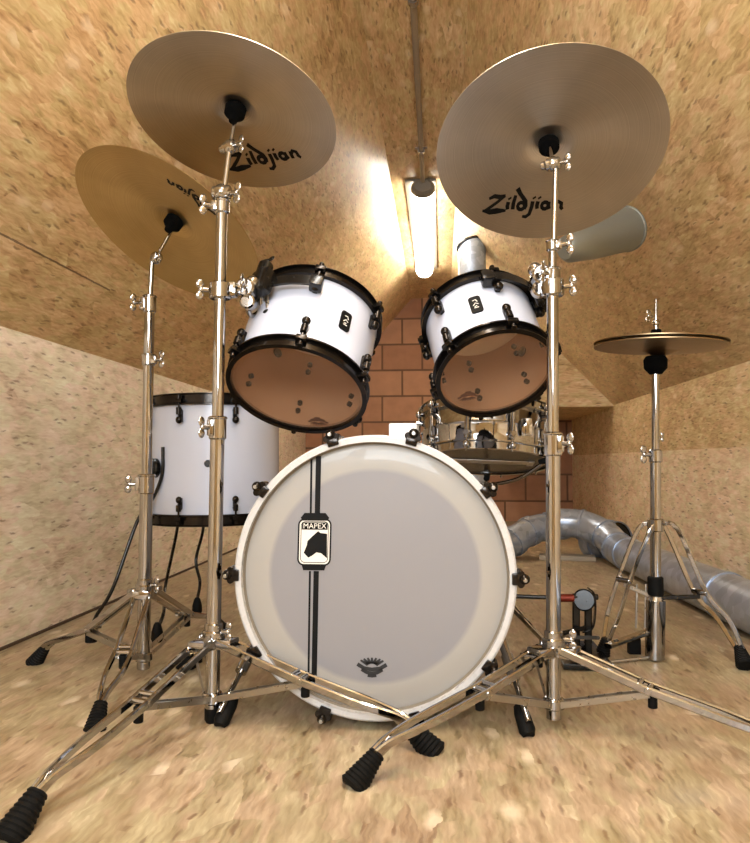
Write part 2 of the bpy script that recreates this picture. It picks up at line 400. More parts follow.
wx0, wx1, wz0, wz1 = -.55, .40, 1.02, 1.72
zc_ = lambda x: min(ZR, ZK + (x - XL) * (ZR - ZK) / (CL - XL), ZK + (XR - x) * (ZR - ZK) / (XR - CR))
surf('wall_front', [((XL, Y0, 0), (XR, Y0, 0), (XR, Y0, ZK), (XL, Y0, ZK)),
    ((XL, Y0, ZK), (wx0, Y0, ZK), (wx0, Y0, zc_(wx0))), ((wx1, Y0, ZK), (XR, Y0, ZK), (wx1, Y0, zc_(wx1))),
    ((wx0, Y0, ZK), (wx1, Y0, ZK), (wx1, Y0, wz0), (wx0, Y0, wz0)),
    ((wx0, Y0, wz1), (wx1, Y0, wz1), (wx1, Y0, zc_(wx1)), (CR, Y0, ZR), (CL, Y0, ZR), (wx0, Y0, zc_(wx0)))], M_soff, thick=0)
bm = B()
for c_, s_ in (((wx0 - .02, Y0, (wz0 + wz1)/2), (.05, .06, wz1 - wz0 + .08)), ((wx1 + .02, Y0, (wz0 + wz1)/2), (.05, .06, wz1 - wz0 + .08)), (((wx0 + wx1)/2, Y0, wz0 - .02), (wx1 - wx0, .06, .05)), (((wx0 + wx1)/2, Y0, wz1 + .02), (wx1 - wx0, .06, .05)), (((wx0 + wx1)/2, Y0, (wz0 + wz1)/2), (.04, .05, wz1 - wz0))): box(bm, c_, s_)
link('window_1', bm, M_hoopw, kind='structure', smooth=False)
# boarded box under the right slope at the far end
SL = (ZR - ZK) / (XR - CR)
def slopeR(x): return ZK + (XR - x) * SL
bx0 = .36; zb = .925; yb = 5.1
surf('wall_boxing_right', [((bx0, yb, zb), (XR, yb, zb), (XR, yb, ZK), (bx0, yb, slopeR(bx0))),
                           ((bx0, Y1, zb), (bx0, yb, zb), (bx0, yb, slopeR(bx0)), (bx0, Y1, slopeR(bx0))),
                           ((bx0, yb, zb), (bx0, Y1, zb), (XR, Y1, zb), (XR, yb, zb))], M_soff, thick=0)
# a dark strip paints the shadow in the gap along the left wall
bm = B(); box(bm, (XL + .004, 2.0, .004), (.008, 7.0, .008)); o = link('gap_shadow_left', bm, M_gapshadow, kind='structure', smooth=False)

# ------------------------------------------------------------------ lamp and conduit
lx0 = at(423, 196, 3.83); lx1 = at(424.5, 281, 5.62)
zl = ZR - .055
A0 = V((lx0.x, 3.83, zl)); A1 = V((lx1.x, 5.62, zl))
def tube_lamp(A0, A1, label, mat):
    t = thing('tube_lamp', label, 'lamp', (A0 + A1) / 2)
    d = (A1 - A0).normalized(); w = .064
    S = [(w * math.cos(a), .045 * math.sin(a)) for a in [PI * 2 * k / 20 for k in range(20)]]
    sc = lambda fs: (lambda i: [(a * fs[i], b * fs[i]) for a, b in S])
    bm = B(); sweep(bm, [A0 + d*.02, A1 - d*.09, A1 - d*.04, A1], sc((1, 1, .86, .45)), True, (1, 0, 0)); link('diffuser', bm, mat, t)
    bm = B(); box(bm, (A0 + A1)/2 + V((0, 0, .0475)), (.17, (A1 - A0).length, .014), None, .004); link('lamp_body', bm, M_capg, t)
    bm = B(); sweep(bm, [A0 + d*.02, A0 - d*.02, A0 - d*.035], sc((1.04, 1.0, .7)), True, (1, 0, 0)); link('end_cap', bm, M_capg, t)
tube_lamp(A0, A1, 'lit white fluorescent tube lamp fixed along the ridge of the ceiling above the toms', M_tube)
tube_lamp(V((-.08, 1.6, zl)), V((-.08, .1, zl)), 'second lit tube lamp fixed on the ridge overhead in front of the drums', M_tube2)
cx0 = at(414, 0, 2.38).x
bm = B(); tube(bm, [(cx0, 1.66, ZR - .014), (cx0, 2.38, ZR - .012), (A0.x, 3.5, ZR - .012), (A0.x, 3.80, ZR - .03)], .012, 12)
t = thing('conduit', 'thin grey cable conduit running along the ridge to the lamp', 'conduit', (A0.x, 3.5, ZR - .012))
link('tube', bm, M_cond, t)
for yy in (3.45, 2.3, 1.85):
    bm = B(); xx = cx0 + (A0.x - cx0) * max(0, (yy - 2.38)) / 1.12
    lathe(bm, [(.014, -.012), (.018, -.012), (.018, .012), (.014, .012)], mat4((xx, yy, ZR - .012), frame((0, 1, 0), (1, 0, 0))), 20, True)
    box(bm, (xx, yy, ZR - .0015), (.06, .02, .003)); link('clip', bm, M_steel, t)

# ------------------------------------------------------------------ drums
def drum_frame(n): return frame(n, (1, 0, 0))
def ring(bm, mx, r0, r1, z0, z1, seg=72, b=.0025):
    lathe(bm, [(r0, z0), (r1 - b, z0), (r1, z0 + b), (r1, z1 - b), (r1 - b, z1), (r0, z1)], mx, seg, True)
def flanged(bm, mx, r, z0, z1, out, seg=72):      # triple flanged steel hoop; 'out' = +1 opens upward
    a, c = (z0, z1) if out > 0 else (z1, z0); k = (c - a)
    lathe(bm, [(r + .001, a), (r + .012, a), (r + .012, a + k*.14), (r + .0035, a + k*.2), (r + .0035, a + k*.86), (r + .010, a + k*.93), (r + .010, c), (r - .001, c), (r, a + k*.8)], mx, seg, True)
def shell(bm, mx, r, z0, z1, seg=72, th=.007):    # slot 0 outside, slot 1 inside
    lathe(bm, [(r, z0), (r, z1), (r - th, z1), (r - th, z0)], mx, seg, True, mi=[0, 1, 1, 1])
def disc(bm, mx, r, z, th, seg=72, uvr=False):
    lathe(bm, [(0, z), (r*.5, z), (r, z), (r, z + th), (r*.5, z + th), (0, z + th)], mx, seg, uvr=uvr)
def P(mx, r, a, z): return mx @ V((r * math.cos(a), r * math.sin(a), z))
def lug(root, mx, r, a, zl, zend, ear, mat=M_black, big=1.0, rod=M_black):
    """a lug on the shell at height zl with its rod reaching the hoop ear at zend"""
    bm = B(); R = mx.to_3x3(); n = R.col[2]; out = R @ V((math.cos(a), math.sin(a), 0)); sd = n.cross(out); RR = Matrix((sd, n, out)).transposed()
    s = 1 if zend > zl else -1
    box(bm, P(mx, r + .005*big, a, zl), (.013*big, .038*big, .010*big), RR, .003)
    ball(bm, P(mx, r + .012*big, a, zl + s*.016*big), .0095*big, 1, 1, 1, RR, 12)
    ball(bm, P(mx, r + .014*big, a, zl - s*.012*big), .011*big, 1, 1.1, .9, RR, 12)
    cyl(bm, P(mx, r + .016*big, a, zl + s*.004), P(mx, r + .016*big, a, zl + s*.026*big), .0085*big, 12)
    lo = link('lug', bm, mat, root)
    bm = B(); cyl(bm, P(mx, r + .016*big, a, zl), P(mx, r + .016*big, a, zend + s*.012), .0032, 8)
    cyl(bm, P(mx, r + .016*big, a, zend + s*.006), P(mx, r + .016*big, a, zend + s*.018), .006, 10)
    box(bm, P(mx, r + .012, a, zend), (.024, .012, .026), RR, .003)
    link('tension_rod', bm, rod, lo)
def crest(bm, place, s):
    """a small crown-like maker's mark, drawn as hatched rays over a curved band"""
    for k in range(-3, 4):
        a = k * .30; strokes(bm, [[(math.sin(a)*s*.35, .05*s + math.cos(a)*.18*s, 1), (math.sin(a)*s*1.0, .12*s + math.cos(a)*.52*s, .5)]], place, s*.24)
    strokes(bm, [[(-s, .18*s), (-.55*s, -.08*s), (0, -.16*s), (.55*s, -.08*s), (s, .18*s)]], place, s*.26)
    strokes(bm, [[(-.72*s, -.16*s), (-.36*s, -.36*s), (0, -.42*s), (.36*s, -.36*s), (.72*s, -.16*s)]], place, s*.24)
    strokes(bm, [[(-.3*s, -.56*s), (0, -.6*s), (.3*s, -.56*s)]], place, s*.2)

# --- bass drum
bc = at(373.2, 577.0, 1.47); BR = .2885
bc.z = max(bc.z, BR + .004)
BM = mat4(bc, frame((0, 1, 0), (1, 0, 0)))     # local z runs back from the front hoop; local y points down
Bx = (0, 0)
bass = thing('bass_drum', 'large white bass drum standing on its side with a striped white front head', 'drum', (bc.x, bc.y + .22, 0))
bm = B(); shell(bm, BM, .277, .045, .475, 96); link('shell', bm, [M_white, M_maple], bass)
for z0, z1 in ((0, .042), (.478, .520)):
    bm = B(); ring(bm, BM, .2740, BR, z0, z1, 128, .004); h = link('hoop', bm, M_hoopw, bass)
bm = B(); lathe(bm, [(0, .0185), (.12, .0185), (.2185, .0185), (.2225, .0185), (.262, .0185), (.270, .0215), (.2745, .032)], BM, 128, uvr=True)
fh = link('front_head', bm, M_bhead, bass)
bm = B(); lathe(bm, [(.2700, .0212), (.2744, .0150), (.2744, .0225), (.2715, .0240)], BM, 128, True); link('head_rim', bm, M_capg, fh)
bm = B(); lathe(bm, [(0, .492), (.15, .492), (.27, .492), (.2745, .485)], BM, 96); link('batter_head', bm, M_coat, bass)
def bp(u, v, e=.0009): return BM @ V((u, -v, .0185 - e))          # u to the right, v up on the front head
def bpx(x, y):                                                    # photograph -> head coordinates
    q = onplane(x, y, BM @ V((0, 0, .0185)), V((0, 1, 0))) - BM @ V((0, 0, .0185)); return (q.x, q.z)
def seg2(a, b): return [bpx(*a), bpx(*b)]
bm = B()
for (xa, xb, w) in ((311.6, 308.4, .0042), (318.6, 314.0, .0112)):
    top, bot = (xa, 456), (xb, 687)
    lerp = lambda y: (top[0] + (bot[0] - top[0]) * (y - top[1]) / (bot[1] - top[1]), y)
    for y0_, y1_ in ((456, 514), (571, 686)):
        bm = B(); strokes(bm, [seg2(lerp(y0_), lerp(y1_))], bp, w); link('stripe', bm, M_ink, fh, smooth=False)
c0 = bpx(314.5, 542)
def bl(u, v, e=.0012): return bp(c0[0] + u + v * .02, c0[1] + v, e)
bm = B(); W, H2 = .0335, .047
def rr(w, h, r, k=5):
    out = []
    for cx_, cy_, a in ((w - r, h - r, 0), (-w + r, h - r, PI/2), (-w + r, -h + r, PI), (w - r, -h + r, 1.5*PI)):
        out += [(cx_ + r*math.cos(a + PI/2*j/k), cy_ + r*math.sin(a + PI/2*j/k)) for j in range(k + 1)]
    return out
poly(bm, rr(W, H2, .012), lambda u, v: bl(u, v, .0010)); badge = link('badge', bm, M_whitep, fh, smooth=False)
bm = B(); o_ = rr(W, H2, .012); strokes(bm, [o_ + [o_[0], o_[1]]], bl, .0035)
i_ = rr(W - .005, H2 - .005, .009); strokes(bm, [i_ + [i_[0], i_[1]]], bl, .0014)
poly(bm, [(-.026, .044), (.026, .044), (.030, .050), (.022, .060), (-.022, .060), (-.030, .050)], lambda u, v: bl(u, v, .0014))
poly(bm, [(-.026, -.046), (.026, -.046), (.022, -.058), (-.022, -.058)], lambda u, v: bl(u, v, .0014))
cat = [(200, 610), (225, 545), (230, 510), (270, 470), (320, 425), (340, 440), (398, 446), (402, 655), (385, 640), (350, 612), (310, 605), (270, 635), (240, 650)]
poly(bm, [((x - 290) / 8.43 / 489, (518 - y) / 8.43 / 489) for x, y in cat], lambda u, v: bl(u, v, .0016))
poly(bm, [(-.027, .0255), (.027, .0255), (.027, .0405), (-.027, .0405)], lambda u, v: bl(u, v, .0016))
link('badge_outline', bm, M_ink, badge, smooth=False)
link('lettering', text_mesh('MAPEX', lambda u, v: bl(u, v, .0022), .0155, 0, .0328), M_whitep, badge, smooth=False)
c1 = bpx(372, 667); bm = B(); crest(bm, lambda u, v: bp(c1[0] + u, c1[1] + v), .030); link('crest', bm, M_grey, fh, smooth=False)
for a in (0, 37, 74, 107, 143, 180, 213, 250, 287, 323):
    th = -math.radians(a); bm = B(); R = BM.to_3x3(); out = R @ V((math.cos(th), math.sin(th), 0)); n = R.col[2]; sd = n.cross(out); RR = Matrix((sd, n, out)).transposed()
    box(bm, P(BM, BR - .003, th, -.003), (.024, .007, .016), RR, .003)
    box(bm, P(BM, BR + .005, th, .030), (.022, .062, .010), RR, .003)
    cyl(bm, P(BM, BR + .007, th - .033, -.006), P(BM, BR + .007, th - .033, .03), .0075, 12); cyl(bm, P(BM, BR + .007, th + .033, -.006), P(BM, BR + .007, th + .033, .03), .0075, 12)
    ball(bm, P(BM, BR + .014, th, .0), .011, 1, 1.2, 1, RR, 12)
    cl = link('claw', bm, M_black, bass)
    bm = B(); cyl(bm, P(BM, BR + .014, th, .02), P(BM, BR + .014, th, .19), .0035, 8); cyl(bm, P(BM, BR + .014, th, -.020), P(BM, BR + .014, th, -.008), .0042, 8); link('tension_rod', bm, M_steel, cl)
for s, foot in ((-1, fl(219, 728)), (1, fl(529, 738))):
    hip = P(BM, .283, PI/2 - s * math.radians(62) , .20)
    hip = bc + V((s * .283 * math.cos(math.radians(-25)), .20, .283 * math.sin(math.radians(-25))))
    foot = V((foot.x, foot.y, 0)); d = foot + V((0, 0, .03)) - hip
    bm = B(); tube(bm, [hip, hip + d * .45], .0095, 14); tube(bm, [hip + d*.4, hip + d * .62], .013, 14); tube(bm, [hip + d*.6, hip + d], .006, 12)
    sp = link('spur', bm, M_chrome, bass)
    bm = B(); box(bm, hip, (.03, .07, .05), None, .006); wing(bm, hip + V((s*.015, 0, .02)), (s, 0, .2), .03); link('spur_bracket', bm, M_blackm, sp)
    bm = B(); q = foot; dn = d.normalized()
    lathe(bm, [(0, 0), (.012, 0), (.017, .012), (.0155, .05), (.012, .066), (0, .066)], mat4(q + V((0, 0, .004)), frame(-dn, (1, 0, 0))), 16)
    for v in bm.verts: v.co.z = max(v.co.z, 0)
    link('rubber_foot', bm, M_rubber, sp)

# --- rack toms and floor tom
def tom(name, label, c, n, r, h, lugs, badge_a, crest_uv, inner_pairs, base=None, lugz=(.048, .048), vent=None, grp=None, hoop=.029):
    mx = mat4(c, drum_frame(n))
    t = thing(name, label, 'drum', base or (c + V(n) * h / 2), grp)
    bm = B(); shell(bm, mx, r, .012, h - .012); sh = link('shell', bm, [M_white, M_maple], t)
    bm = B(); flanged(bm, mx, r, 0, hoop, -1); link('hoop', bm, M_black, t)
    bm = B(); flanged(bm, mx, r, h - hoop, h, 1); link('hoop', bm, M_black, t)
    bm = B(); disc(bm, mx, r - .001, .008, .0006); bh = link('bottom_head', bm, M_clear, t, label='clear bottom head with the inside showing through')
    bm = B(); disc(bm, mx, r - .001, h - .010, .0006); link('top_head', bm, M_coat, t)
    for a in lugs:
        a = math.radians(a)
        lug(t, mx, r, a, lugz[0] + .012, hoop - .012, 0, big=.92); lug(t, mx, r, a, h - lugz[1] - .012, h - hoop + .012, 0)
        if inner_pairs:
            for z in (lugz[0] + .012, h - lugz[1] - .012):
                bm = B()
                for dz in (-.012, .012): cyl(bm, P(mx, r - .0065, a, z + dz), P(mx, r - .016, a, z + dz), .0065, 10)
                link('lug_bolt', bm, M_blackm, t)
    if badge_a is not None:
        a = math.radians(badge_a); hb = (h * .5)
        def pl(u, v, e=.0012): return P(mx, r + e, a + u / r, hb + v)
        bm = B(); o_ = rr(.0135, .0265, .007)
        vs = [bm.verts.new(pl(u, v, .003)) for u, v in o_]; v2 = [bm.verts.new(pl(u, v, 0)) for u, v in o_]
        bm.faces.new(vs)
        for i in range(len(vs)): bm.faces.new((vs[i], vs[(i+1) % len(vs)], v2[(i+1) % len(vs)], v2[i]))
        bd = link('badge', bm, M_ink, t, smooth=False)
        bm = B(); pf = lambda u, v: pl(u, v, .0036)
        strokes(bm, [[(-.005, .012), (.002, .014), (.005, .006)], [(-.006, -.004), (.0, .003), (.006, -.002)], [(-.005, -.012), (.005, -.012)], [(-.004, -.009), (.002, -.006)]], pf, .0022)
        link('emblem', bm, M_whitep, bd, smooth=False)
    if vent:
        d_ = (mx.to_3x3().inverted() @ ray(*vent)).normalized(); o_ = mx.inverted() @ CAMP; ri = r - .009
        A_ = d_.x**2 + d_.y**2; B_ = o_.x*d_.x + o_.y*d_.y; C_ = o_.x**2 + o_.y**2 - ri*ri
        tt = (-B_ + math.sqrt(max(0, B_*B_ - A_*C_))) / A_; q = o_ + d_ * tt
        if q.z > h - .011: q = o_ + d_ * ((h - .0115 - o_.z) / d_.z); ax_ = V((0, 0, 1))
        else: ax_ = V((q.x, q.y, 0)).normalized()
        bm = B(); cyl(bm, mx @ (q - ax_ * .006), mx @ q, .013, 16); link('air_vent', bm, M_blackm, t)
    if crest_uv:
        q = onplane(*crest_uv, mx @ V((0, 0, .008)), V(n).normalized()); q = mx.inverted() @ q
        bm = B(); crest(bm, lambda u, v: mx @ V((q.x + u, q.y + v, .0072)), .024); link('crest', bm, simple('crest_ink', (92, 62, 46), .6), bh, smooth=False)
    return t, mx
nL = V((.1007, .532, .8407)).normalized(); cL = V((-.322, 1.597, .699)) - nL * .003
tomL, mL = tom('tom_drum', 'larger white rack tom on the left, hung beside the front left cymbal stand', cL, nL, .152, .243, [-78, -18, 42, 102, 162, 222], -47, (318, 421), True, vent=(277, 353))
nR = V((-.1757, .600, .7805)).normalized(); cR = V((.1274, 1.6337, .7352)) - nR * .003
tomR, mR = tom('tom_drum', 'smaller white rack tom on the right, hung beside the front right cymbal stand', cR, nR, .129, .210, [-138, -78, -18, 42, 102, 162], -103, (468, 396), True, lugz=(.044, .044), vent=(523, 352))

ftc = V((at(216.5, 460, 2.33).x, 2.33, .345))
ft, mF = tom('floor_tom', 'white floor tom standing on three thin black legs by the left wall', ftc, V((-.01, 0, 1)), .207, .405, [-147, -102, -57, -12, 33, 78, 123, 168], None, None, False, base=(ftc.x, ftc.y, 0), lugz=(.058, .058), hoop=.036)
bm = B(); cyl(bm, P(mF, .205, math.radians(-79), .19), P(mF, .212, math.radians(-79), .19), .011, 16); link('air_vent', bm, M_blackm, ft)
def ft_leg(pts, foot, brk):
    bm = B(); tube(bm, spl(pts, 6), .0055, 12); lg = link('leg', bm, M_blackm, ft)
    bm = B(); f = V((foot.x, foot.y, 0)); e = V(pts[-1])
    lathe(bm, [(0, 0), (.014, 0), (.018, .010), (.017, .03), (.011, .052), (.007, .058), (0, .058)], mat4(f, frame(e - f + V((0, 0, .05)), (1, 0, 0))), 16)
    for v in bm.verts: v.co.z = max(v.co.z, 0)
    link('rubber_foot', bm, M_rubber, lg)
    bm = B(); b = V(brk); out = (b - V((ftc.x, ftc.y, b.z))).normalized(); p = V((ftc.x, ftc.y, b.z)) + out * .205
    cyl(bm, p, p + out * .022, .030, 24, .005); wing(bm, p + out * .022, out, .03); box(bm, p + out * .016, (.03, .03, .06), None, .006); link('leg_bracket', bm, M_blackm, lg)
f1 = fl(92, 642); f2 = fl(157, 642); f3 = fl(197, 614)
yb1 = ftc.y - .13
ft_leg([at(163, 447, yb1 - .05), at(162, 475, yb1 - .05), at(152, 500, yb1 - .04), at(137, 522, f1.y + .05), at(113, 588, f1.y), V((f1.x + .01, f1.y, .075)), V((f1.x, f1.y, .035))], f1, at(166, 468, yb1))
ft_leg([at(180, 440, 2.56), at(179, 500, 2.56), at(177, 530, 2.52), at(165, 588, 2.36), V((f2.x, f2.y + .05, .08)), V((f2.x, f2.y, .035))], f2, at(180, 470, 2.53))
ft_leg([at(212, 440, 2.56), at(204, 500, 2.56), at(203, 530, 2.57), at(196, 560, f3.y), at(200, 582, f3.y), V((f3.x, f3.y, .05)), V((f3.x, f3.y, .03))], f3, at(208, 470, 2.54))

# --- snare drum and its stand
nS = V((.04, .20, .98)).normalized(); cS = at(485, 463, 2.19)
sm = mat4(cS, drum_frame(nS)); SR = .192; SH = .16
sn = thing('snare_drum', 'chrome snare drum behind the bass drum under the right rack tom', 'drum', cS)
bm = B(); lathe(bm, [(SR, .014), (SR, SH*.46), (SR + .004, SH*.5), (SR, SH*.54), (SR, SH - .014), (SR - .004, SH - .014), (SR - .004, .014)], sm, 72, True); link('shell', bm, M_chrome, sn)
bm = B(); flanged(bm, sm, SR, 0, .026, -1); link('hoop', bm, M_chrome, sn)
bm = B(); flanged(bm, sm, SR, SH - .030, SH, 1); link('hoop', bm, M_chrome, sn)
bm = B(); disc(bm, sm, SR - .001, .006, .0006); link('bottom_head', bm, M_haze, sn)
bm = B(); disc(bm, sm, SR - .001, SH - .008, .0006); link('top_head', bm, M_greyp, sn)
for k in range(10):
    a = math.radians(-108 + 36 * k); bm = B()
    cyl(bm, P(sm, SR + .012, a, .03), P(sm, SR + .012, a, SH - .03), .0065, 12)
    for z in (.045, SH - .045): cyl(bm, P(sm, SR, a, z), P(sm, SR + .02, a, z), .009, 12)
    for z in (.012, SH - .016): ball(bm, P(sm, SR + .014, a, z), .010, 1, 1, 1.2)
    cyl(bm, P(sm, SR + .012, a, -.006), P(sm, SR + .012, a, SH + .006), .003, 8)
    link('lug', bm, M_chrome, sn)
bm = B()
for k in range(12):
    y = -.024 + .004 * k; L_ = .13
    tube(bm, [sm @ V((-L_, y, .0035)), sm @ V((L_, y, .0035))], .0011, 6)
for s in (-1, 1): box(bm, sm @ V((s * .135, 0, .003)), (.018, .055, .004), sm.to_3x3(), .001)
link('snare_wires', bm, M_steel, sn, kind='stuff')
bm = B(); box(bm, P(sm, SR + .014, math.radians(-60), .07), (.03, .022, .05), frame((0, 0, 1), (1, 0, 0)), .005); link('strainer', bm, M_chrome, sn)
ss = thing('snare_stand', 'chrome snare stand with black rubber tipped arms under the snare drum', 'stand', (cS.x, cS.y, 0))
top = sm @ V((0, 0, -.07))
bm = B(); tube(bm, [V((top.x, top.y, .03)), V((top.x, top.y, .2))], .0125); tube(bm, [V((top.x, top.y, .19)), top], .009); link('post', bm, M_chrome, ss)
for a in (-35, 85, 205):
    a = math.radians(a); bm = B(); e = P(sm, SR + .02, a, -.004)
    tube(bm, spl([top, P(sm, SR * .6, a, -.055), e], 6), .006); ar = link('arm', bm, M_chrome, ss)
    bm = B(); tube(bm, [P(sm, SR - .01, a, -.014), e + sm.to_3x3() @ V((math.cos(a), math.sin(a), 0)) * .006, P(sm, SR + .026, a, .03)], .010, 12); link('rubber_tip', bm, M_rubber, ar)
for a in (90, 205, -30):
    a = math.radians(a); bm = B(); dd = V((math.cos(a), math.sin(a), 0)); b0 = V((top.x, top.y, .20)); e = V((top.x, top.y, .02)) + dd * .20
    for s in (-1, 1): bar(bm, [b0 + dd.cross(V((0, 0, 1))) * s * .009, b0 + dd * .1 + V((0, 0, -.09)) + dd.cross(V((0, 0, 1))) * s * .009, e], .004, .012, dd.cross(V((0, 0, 1))))
    lg = link('leg', bm, M_chrome, ss)
    bm = B(); lathe(bm, [(0, 0), (.014, 0), (.016, .02), (.009, .04), (0, .04)], mat4((e.x, e.y, 0), Matrix.Identity(3)), 14); link('rubber_foot', bm, M_rubber, lg)

# ------------------------------------------------------------------ stands
def rubber_foot(parent, tip, d, size=1.0):
    """ribbed rubber boot from the leg end down to the floor; d points from the leg towards the floor end"""
    bm = B(); prof = [(0, 0), (.009*size, 0)]
    L_ = .062*size; k = 9
    for i in range(k):
        z = L_ * (i + .2) / k; r = (.0125 + .010 * i / k) * size
        prof += [(r, z), (r + .0016*size, z + L_*.45/k), (r, z + L_*.75/k)]
    prof += [(.021*size, L_), (.017*size, L_ + .004), (0, L_ + .004)]
    lathe(bm, prof, mat4(tip, frame(d, (1, 0, 0))), 18)
    for v in bm.verts: v.co.z = max(v.co.z, 0)
    link('rubber_foot', bm, M_rubber, parent)
def leg(root, base, foot, zc, jt=.42, zj=.108, wide=.036, prof=((.7, .080), (.88, .060), (.95, .045)), zbrace=.05, fs=1.0):
    base = V((base.x, base.y, 0)); foot = V((foot.x, foot.y, 0)); d = foot - base; L_ = d.length; u = d.normalized(); s = u.cross(V((0, 0, 1)))
    def q(t, z, o=0): return base + d * t + V((0, 0, z)) + s * o
    hw = wide / 2; bm = B()
    for sg in (-1, 1):
        bar(bm, [q(.05, zc, sg*hw), q(jt, zj, sg*hw)], .009, .016, s)
        low = [q(jt - .05, zj + .006, sg*hw)] + [q(t, z, sg*hw*max(.25, 1 - max(0, t - .7)*3.0)) for t, z in prof]
        bar(bm, spl(low, 5), .009, .015, s)
    cyl(bm, q(jt, zj, -hw*1.35), q(jt, zj, hw*1.35), .007, 12); cyl(bm, q(jt - .04, zj + .008, -hw*1.2), q(jt - .04, zj + .008, hw*1.2), .006, 12)
    box(bm, q(.07, zc - .004, 0), (L_*.10, wide*1.1, .022), Matrix((u, s, V((0, 0, 1)))).transposed(), .004)
    tube(bm, [q(prof[-2][0] - .02, prof[-2][1]), q(prof[-1][0] + .01, prof[-1][1] - .012)], .0075, 12)
    lg = link('leg', bm, M_chrome, root)
    e = q(prof[-1][0] - .02, prof[-1][1]); rubber_foot(lg, e, (q(1.03, .004) - e), fs)
    bm = B()
    for sg in (-1, 1): bar(bm, [q(.03, zbrace, sg*.011), q(jt, zj - .008, sg*.011)], .003, .013, s)
    link('brace', bm, M_steel, lg)
    bm = B(); cyl(bm, q(jt + .01, zj - .035), q(jt + .01, zj - .006), .009, 12); link('stop_pad', bm, M_rubber, lg)
def collar(bm, c, r, h, d=None):
    d = V(d or (0, 0, 1)).normalized(); c = V(c); cyl(bm, c - d * h / 2, c + d * h / 2, r, 22, .003)
def felt_stack(root, cy, n, rod0):
    """rod through the cymbal bell with felts below and above"""
    n = V(n).normalized()
    bm = B(); tube(bm, [rod0, cy + n * .045], .0042, 10); link('rod', bm, M_chrome, root)
    bm = B(); mx = mat4(cy, frame(n, (1, 0, 0)))
    lathe(bm, [(0, -.046), (.009, -.046), (.012, -.036), (.019, -.030), (.023, -.026), (.0235, -.008), (.020, -.0035), (0, -.0035)], mx, 24); f = link('felt', bm, M_felt, root)
    bm = B(); lathe(bm, [(0, .004), (.019, .004), (.020, .008), (.018, .019), (0, .019)], mx, 24); link('felt', bm, M_felt, root)
    bm = B(); wing(bm, cy + n * .021, n, .03, frame(n, (1, 0, 0)).col[0]); link('wing_nut', bm, M_chrome, root)
def cyl_profile(R, bow, bell_r, bell_h):
    pts = []
    for i in range(15):
        r = bell_r + (R - bell_r) * i / 14; pts.append((r, bow * (1 - (r / R) ** 1.7)))
    zb_ = pts[0][1]; bell = []
    for i in range(10):
        u = i / 10; bell.append((bell_r * u, zb_ + bell_h * (1 - u * u) ** 1.5 + (bow * (1 - (bell_r * u / R) ** 1.7) - zb_)))
    return bell + pts
def cymbal(name, label, c, n, R, mat, bow, bell_r=None, bell_h=.013, logo=None):
    n = V(n).normalized(); bell_r = bell_r or R * .22
    mx = mat4(c, frame(n, (1, 0, 0))); pr = cyl_profile(R, bow, bell_r, bell_h); th = .0013
    bm = B(); full = [(.006, pr[0][1] - th)] + [(r, z - th) for r, z in pr[1:]] + [(r, z + th*.3) for r, z in pr[:0:-1]] + [(.006, pr[0][1] + th*.3)]
    lathe(bm, full, mx, 128, closed=True, uvr=True)
    o = link(name, bm, mat); tag(o, label, 'cymbal')
    top = c + n * pr[0][1]
    if logo:
        p0 = onplane(*logo[0], c, n) - c; p1 = onplane(*logo[1], c, n) - c
        U = p1 - p0; Ln = U.length; U.normalize(); W_ = U.cross(n)
        up2 = onplane(logo[0][0] + logo[2][0], logo[0][1] + logo[2][1], c, n) - c - p0
        if W_.dot(up2) < 0: W_ = -W_
        sc = Ln / 7.0
        def place(u, v):
            q = p0 + U * u * sc + W_ * v * sc * 1.3; r = q.length
            z = 0
            for (ra, za), (rb, zb2) in zip(pr[:-1], pr[1:]):
                if ra <= r <= rb: z = za + (zb2 - za) * (r - ra) / (rb - ra); break
            return c + q + n * (z - th - .0006)
        bm = B(); strokes(bm, ZLD, place, .30)
        # lettering is an inked part of the cymbal
        link('lettering', bm, M_ink, o, smooth=False)
    return o, top
def circ2(cx, cy, rx, ry, k=10, a0=0, a1=2*PI): return [(cx + rx*math.cos(a0 + (a1 - a0)*i/k), cy + ry*math.sin(a0 + (a1 - a0)*i/k), 1) for i in range(k + 1)]
ZLD = [[(.35, .95, .7), (.8, 1.12, 1.1), (1.3, 1.02, 1.2), (1.75, 1.12, .7)], [(1.7, 1.1, .8), (1.05, .62, .8), (.1, .05, .9)], [(-.15, .08, .6), (.5, -.06, 1.4), (1.1, -.02, 1.5), (1.9, -.02, .6)],
       [(2.05, .62, 1.1), (2.0, .3, 1.1), (2.05, .05, 1)], [(2.1, .95, 1), (2.18, .82, 1)],
       [(2.62, 1.1, .9), (2.5, .5, 1.1), (2.5, .04, 1.1)],
       circ2(3.2, .28, .3, .27), [(2.7, 1.62, 1.3), (3.0, 1.2, 1.1), (3.55, .62, 1.1), (3.6, .3, 1.1), (3.5, .05, 1)],
       [(4.15, .62, 1.1), (4.12, .2, 1.1), (4.0, -.35, 1), (3.7, -.55, .9), (3.4, -.5, .7)], [(4.2, .95, 1), (4.28, .82, 1)],
       [(4.6, .62, 1.1), (4.56, .3, 1.1), (4.62, .05, 1)], [(4.66, .95, 1), (4.74, .82, 1)],
       circ2(5.25, .3, .28, .26), [(5.55, .6, 1), (5.54, .3, 1.1), (5.66, .04, 1)],
       [(6.1, .6, 1), (6.06, .3, 1.1), (6.06, .03, 1)], [(6.08, .4, .9), (6.35, .62, 1), (6.62, .5, 1.1), (6.64, .2, 1.1), (6.8, .03, .8)]]

